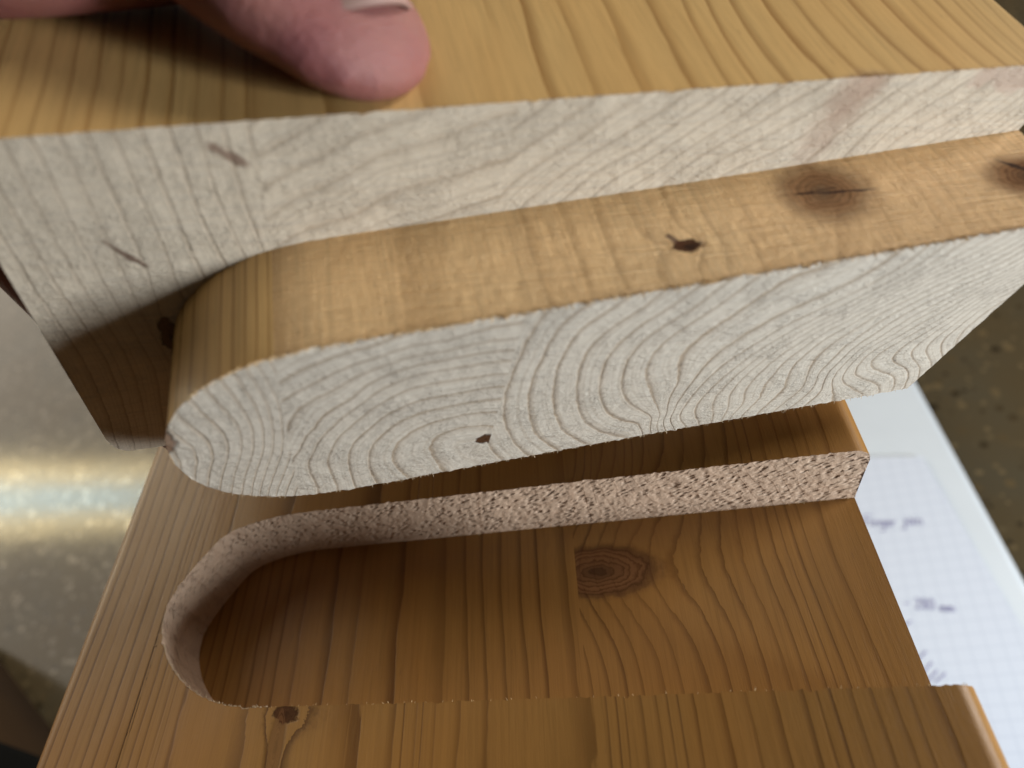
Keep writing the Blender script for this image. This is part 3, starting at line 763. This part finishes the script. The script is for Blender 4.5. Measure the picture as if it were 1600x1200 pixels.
YB = 1.45 * U
def yshoulder(u): return LSK * (np.asarray(u) - 1.0) * U
def jag_u(u, seed, amp): return jag(np.asarray(u) * U, seed, amp)
def upper_strip(k):
    ua, ub = (0.0, JU[0], JU[1])[k], (JU[0], JU[1], 1.0)[k]
    B = Build()
    ncol = max(60, int((ub - ua) * 430))
    us = np.linspace(ua, ub, ncol)
    if k == 0: us = np.unique(np.concatenate([us, np.linspace(0, RU / U, 10)]))
    if k == 2: us = np.unique(np.concatenate([us, 1 - np.linspace(0, RU / U, 10)]))
    zt = zt_u(us); zb = -TU - zt * 1.6
    ys = yshoulder(us); jt = jag_u(us, 71, 0.00012)
    # planed top, underside
    rows = np.concatenate([[0, 0.0015], np.linspace(0.006, 1, 110)])
    B.grid([[(u * U, y + (YB - y) * t - (j if i == 0 else 0), z) for i, t in enumerate(rows)] for u, z, y, j in zip(us, zt, ys, jt)], 0)
    B.grid([[(u * U, y + (YB - y) * t, z) for t in np.linspace(0, 1, 14)] for u, z, y in zip(us, zb, ys)], 0, True)
    # sawn shoulder
    R = 120
    G = np.array([[(u * U, y - (j if r == 0 else 0), z0 + (z1 - z0) * r / (R - 1)) for r in range(R)] for u, y, j, z0, z1 in zip(us, ys, jt, zt, zb)])
    n1 = noise2(G[:, :, 0] * 900, G[:, :, 2] * 900 + 60, 81); n2 = noise2(G[:, :, 0] * 2100, G[:, :, 2] * 2100 + 200, 82)
    pch = np.clip((noise2(G[:, :, 0] * 90, G[:, :, 2] * 150 + 60, 83) - 0.35) * 3, 0, 1)
    G[:, 1:-1, 1] += ((n1 - 0.5) * 0.00006 + (n2 - 0.5) * 0.00008)[:, 1:-1] * pch[:, 1:-1]
    B.grid(G, 2)
    B.grid([[(u * U, YB, z0 + (z1 - z0) * t) for t in np.linspace(0, 1, 10)] for u, z0, z1 in zip(us, zt, zb)], 2, True)
    if k == 0: B.grid([[(0, float(ys[0]) + (YB - float(ys[0])) * t, -RU + (-TU + RU * 2.6) * s) for s in np.linspace(0, 1, 20)] for t in np.linspace(0, 1, 60)], 0, True)
    if k == 2: B.grid([[(U, YB * t, -RU + (-TU + RU * 2.6) * s) for s in np.linspace(0, 1, 20)] for t in np.linspace(0, 1, 60)], 0)
    n_body = B.n
    # tenon
    if ub > UL:
        a = max(ua, UL)
        if k == 0:
            th = np.linspace(0, 1, 150) ** 2.2
            us = a + (ub - a) * th
        else:
            us = np.linspace(a, ub, ncol)
        zt = ten_top(us) * U; zb = ten_bot(us) * U
        ys = yshoulder(us); je = jag_u(us, 91, 0.00024); jb = jag_u(us, 95, 0.00009)
        rows = np.concatenate([np.linspace(-0.06, 0.93, 46), np.linspace(0.95, 1, 8)])
        def side(zc, jj, flip, seed):
            G = np.array([[(u * U, y - LT_ * t - (j * max(0, (t - 0.93) / 0.07)), z) for t in rows] for u, y, z, j in zip(us, ys, zc, jj)])
            nn = (noise2(G[:, :, 0] * 700 + 9, G[:, :, 1] * 2600 + 90, seed) - .5) * 0.00007 + (noise2(G[:, :, 0] * 1900 + 9, G[:, :, 1] * 900 + 90, seed + 1) - .5) * 0.00005
            fl = np.clip((np.array(us) - 0.22) * 12, 0, 1)[:, None]
            G[:, :, 2] += nn * fl
            B.grid(G, 1, flip)
        side(zt, je, True, 101); side(zb, jb, False, 111)
        R = 90
        G = np.array([[(u * U, y - LT_ - j0 * max(0, 1 - r / 2.0) - j1 * max(0, 1 - (R - 1 - r) / 2.0), z0 + (z1 - z0) * r / (R - 1)) for r in range(R)] for u, y, z0, z1, j0, j1 in zip(us, ys, zt, zb, je, jb)])
        n1 = noise2(G[:, :, 0] * 1500, G[:, :, 2] * 1500 + 90, 121)
        G[:, 2:-2, 1] += ((n1 - 0.5) * 0.00007)[:, 2:-2]
        B.grid(G, 2)
        if k == 2:
            B.grid([[(U, (0.02 * U if t == 0 else 0) - LT_ * t, zt[-1] + (zb[-1] - zt[-1]) * s) for s in np.linspace(0, 1, 24)] for t in np.linspace(0, 1, 24)], 1)
    V = B.verts()
    mesh_obj('glued_strip', V, B.f, mats_upper[k], upper, True, B.m, {'ring': upper_ring(k, V) * (np.where(np.arange(len(V)) < n_body, 0.62, 1.0) if k == 0 else 1.0)})
for k in range(3): upper_strip(k)

uu = np.linspace(0.15, 1.0, 400)
fibres('torn_fibres', upper, [(u * U, float(yshoulder(u)) - LT_, float(ten_top(u)) * U) for u in uu], [(0, -1, 0.1)] * 400, [(0, 0, 1)] * 400, fib_amber, 700, 0.0004, 0.0014, 0.00013, 6)
fibres('torn_fibres', upper, [(u * U, float(yshoulder(u)) - LT_, float(ten_bot(u)) * U) for u in uu], [(0, -1, -0.3)] * 400, [(0, 0, -1)] * 400, fib_pale, 200, 0.0002, 0.0006, 0.00009, 8)
uu = np.linspace(0.35, 1.0, 300)
fibres('torn_fibres', upper, [(u * U, float(yshoulder(u)), 0.0) for u in uu], [(0, -1, 0.0)] * 300, [(0, 0, 1)] * 300, fib_amber, 160, 0.0002, 0.0007, 0.00010, 9)

# ------------------------------------------------------------------ the hand that holds the upper board
def tube(chain, B, seg=22, sub=8):
    """chain of (x, y, z, half width, half height, up vector) in board widths -> closed tapered limb"""
    P = [Vector(c[:3]) for c in chain]
    n = len(P)
    pts = []
    def cr(a, b, c, d, t): return 0.5 * ((2 * b) + (c - a) * t + (2 * a - 5 * b + 4 * c - d) * t * t + (3 * b - a - 3 * c + d) * t ** 3)
    for i in range(n - 1):
        i0, i3 = max(i - 1, 0), min(i + 2, n - 1)
        for s in range(sub):
            t = s / sub
            pts.append([cr(Vector(chain[i0][:3]), P[i], P[i + 1], Vector(chain[i3][:3]), t)] + [cr(chain[i0][q], chain[i][q], chain[i + 1][q], chain[i3][q], t) for q in (3, 4)] + [Vector(chain[i][5]).lerp(Vector(chain[i + 1][5]), t)])
    pts.append([P[-1], chain[-1][3], chain[-1][4], Vector(chain[-1][5])])
    rows = []
    def ring_at(p, d, a, h, u):
        s = d.cross(u).normalized(); w = s.cross(d).normalized()
        return [p + s * math.cos(2 * math.pi * k / seg) * a + w * math.sin(2 * math.pi * k / seg) * h for k in range(seg + 1)]
    for i, (p, a, h, u) in enumerate(pts):
        d = (pts[min(i + 1, len(pts) - 1)][0] - pts[max(i - 1, 0)][0]).normalized()
        if i == 0:
            for q in (90, 60, 30):
                qa = math.radians(q); rows.append(ring_at(p - d * a * 0.9 * math.sin(qa), d, max(a * math.cos(qa), 1e-4), max(h * math.cos(qa), 1e-4), u))
        rows.append(ring_at(p, d, a, h, u))
        if i == len(pts) - 1:
            for q in (15, 30, 45, 60, 75, 90):
                qa = math.radians(q); rows.append(ring_at(p + d * a * 0.95 * math.sin(qa), d, max(a * math.cos(qa), 1e-4), max(h * math.cos(qa), 1e-4), u))
    B.grid([[tuple(v * U) for v in r] for r in rows])

Z = (0, 0, 1)
hand = empty('person')
hand.matrix_world = mu
tag(hand, 'left hand with its thumb pressed on the planed face of the upper board', 'person', )
B = Build()
tn = (0.35, 0, 1)
# thumb: metacarpal, proximal joint, distal bulb, pressed pad
tube([(-0.16, 0.66, 0.10, .125, .115, tn), (-0.05, 0.48, 0.17, .105, .10, tn), (0.055, 0.325, 0.165, .092, .088, tn), (0.162, 0.182, 0.110, .097, .080, tn),
      (0.236, 0.097, 0.068, .104, .064, tn), (0.280, 0.044, 0.048, .100, .048, tn), (0.306, 0.018, 0.036, .088, .037, tn)], B)
# web and ball of the thumb, palm beside the board
tube([(-0.25, 0.40, 0.02, .14, .16, Z), (-0.10, 0.20, 0.07, .105, .105, Z), (0.03, 0.125, 0.080, .095, .082, Z), (0.16, 0.135, 0.075, .08, .075, Z)], B)
tube([(-0.21, 0.28, -0.08, .10, .13, Z), (-0.24, 0.62, -0.14, .12, .24, Z), (-0.30, 1.02, -0.20, .13, .28, Z)], B)
tube([(-0.24, 0.80, -0.12, .13, .22, Z), (-0.38, 1.35, -0.12, .17, .24, Z), (-0.55, 1.95, -0.10, .21, .23, Z), (-0.72, 2.6, -0.08, .24, .25, Z)], B)
# fingers wrapped under the board
fingers = [((-0.215, 0.30, -0.12), (-0.150, 0.255, -0.315), (-0.06, 0.19, -0.485), (0.03, 0.075, -0.512), (0.095, 0.010, -0.512), .066),
           ((-0.24, 0.46, -0.16), (-0.190, 0.43, -0.37), (-0.07, 0.40, -0.500), (0.13, 0.355, -0.505), (0.240, 0.330, -0.500), .070),
           ((-0.26, 0.68, -0.18), (-0.205, 0.66, -0.38), (-0.07, 0.62, -0.500), (0.12, 0.580, -0.502), (0.220, 0.560, -0.500), .067),
           ((-0.28, 0.90, -0.20), (-0.210, 0.87, -0.38), (-0.08, 0.82, -0.495), (0.07, 0.790, -0.496), (0.150, 0.775, -0.495), .058)]
for f in fingers:
    r = f[-1]
    tube([(*p, r * s, r * s, (0.3, 1, 0.2)) for p, s in zip(f[:5], (1.15, 1.08, 1.0, 0.98, 0.86))], B)
V = B.verts()
body = mesh_obj('hand', V, B.f, skin(), hand)
rm = body.modifiers.new('fuse', 'REMESH'); rm.mode = 'VOXEL'; rm.voxel_size = 0.0009; rm.use_smooth_shade = True
sm = body.modifiers.new('soften', 'SMOOTH'); sm.factor = 0.5; sm.iterations = 14

# thumb nail: a curved plate sunk into the top of the pad
def thumb_nail():
    o = Vector((0.342, -0.017, 0.0650)); fwd = Vector((0.48, -0.84, -0.24)).normalized()
    up_ = Vector((0.30, -0.10, 0.95)); side = fwd.cross(up_).normalized(); up_ = side.cross(fwd)
    rows = []
    for i in range(16):
        t = i / 15
        rows.append([])
        for j in range(15):
            s = j / 7 - 1
            hw = 0.046 * (1 - 0.10 * (1 - t)) * (1 if t > .25 else (0.75 + t))
            p = o + fwd * (t - 1.0) * 0.13 + side * s * hw + up_ * (-0.020 * s * s) + fwd * (-0.016 * s * s * t)
            rows[-1].append(tuple(p * U))
    for nm, rr, cc in (('thumb_nail', rows[:14], (0.40, 0.19, 0.17, 1)), ('nail_edge', rows[13:], (0.36, 0.22, 0.18, 1))):
        Bn = Build(); Bn.grid(rr)
        n = NT(nm)
        n.put(n.b.inputs['Base Color'], cc); n.b.inputs['Roughness'].default_value = 0.5; n.b.inputs['Specular IOR Level'].default_value = 0.25
        ob = mesh_obj(nm, Bn.verts(), Bn.f, n.mat, body)
        sd = ob.modifiers.new('thickness', 'SOLIDIFY'); sd.thickness = 0.0004; sd.offset = 0
thumb_nail()

# ------------------------------------------------------------------ what the lower board stands on
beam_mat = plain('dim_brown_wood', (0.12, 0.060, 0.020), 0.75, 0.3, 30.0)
block = empty('support_block', (0, 0, FLOOR_Z))
tag(block, 'dim brown rounded block peeking out under the lower left of the slotted board', 'block')
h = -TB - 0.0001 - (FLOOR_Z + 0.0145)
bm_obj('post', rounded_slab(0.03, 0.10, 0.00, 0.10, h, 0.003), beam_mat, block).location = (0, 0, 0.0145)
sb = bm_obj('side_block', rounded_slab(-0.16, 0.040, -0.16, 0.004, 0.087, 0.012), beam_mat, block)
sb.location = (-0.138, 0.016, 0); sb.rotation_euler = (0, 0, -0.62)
blk = plain('black_felt', (0.006, 0.006, 0.006), 0.9, 0.2, 200.0, 0.1)
case = bm_obj('black_case', rounded_slab(-0.10, 0.028, -0.13, 0.0, 0.004, 0.0018), blk)
case.location = (-0.122, 0.0252, FLOOR_Z + 0.0875); case.rotation_euler = (0, 0, -0.245)
tag(case, 'black flat case lying on the brown block in the bottom left corner', 'case')
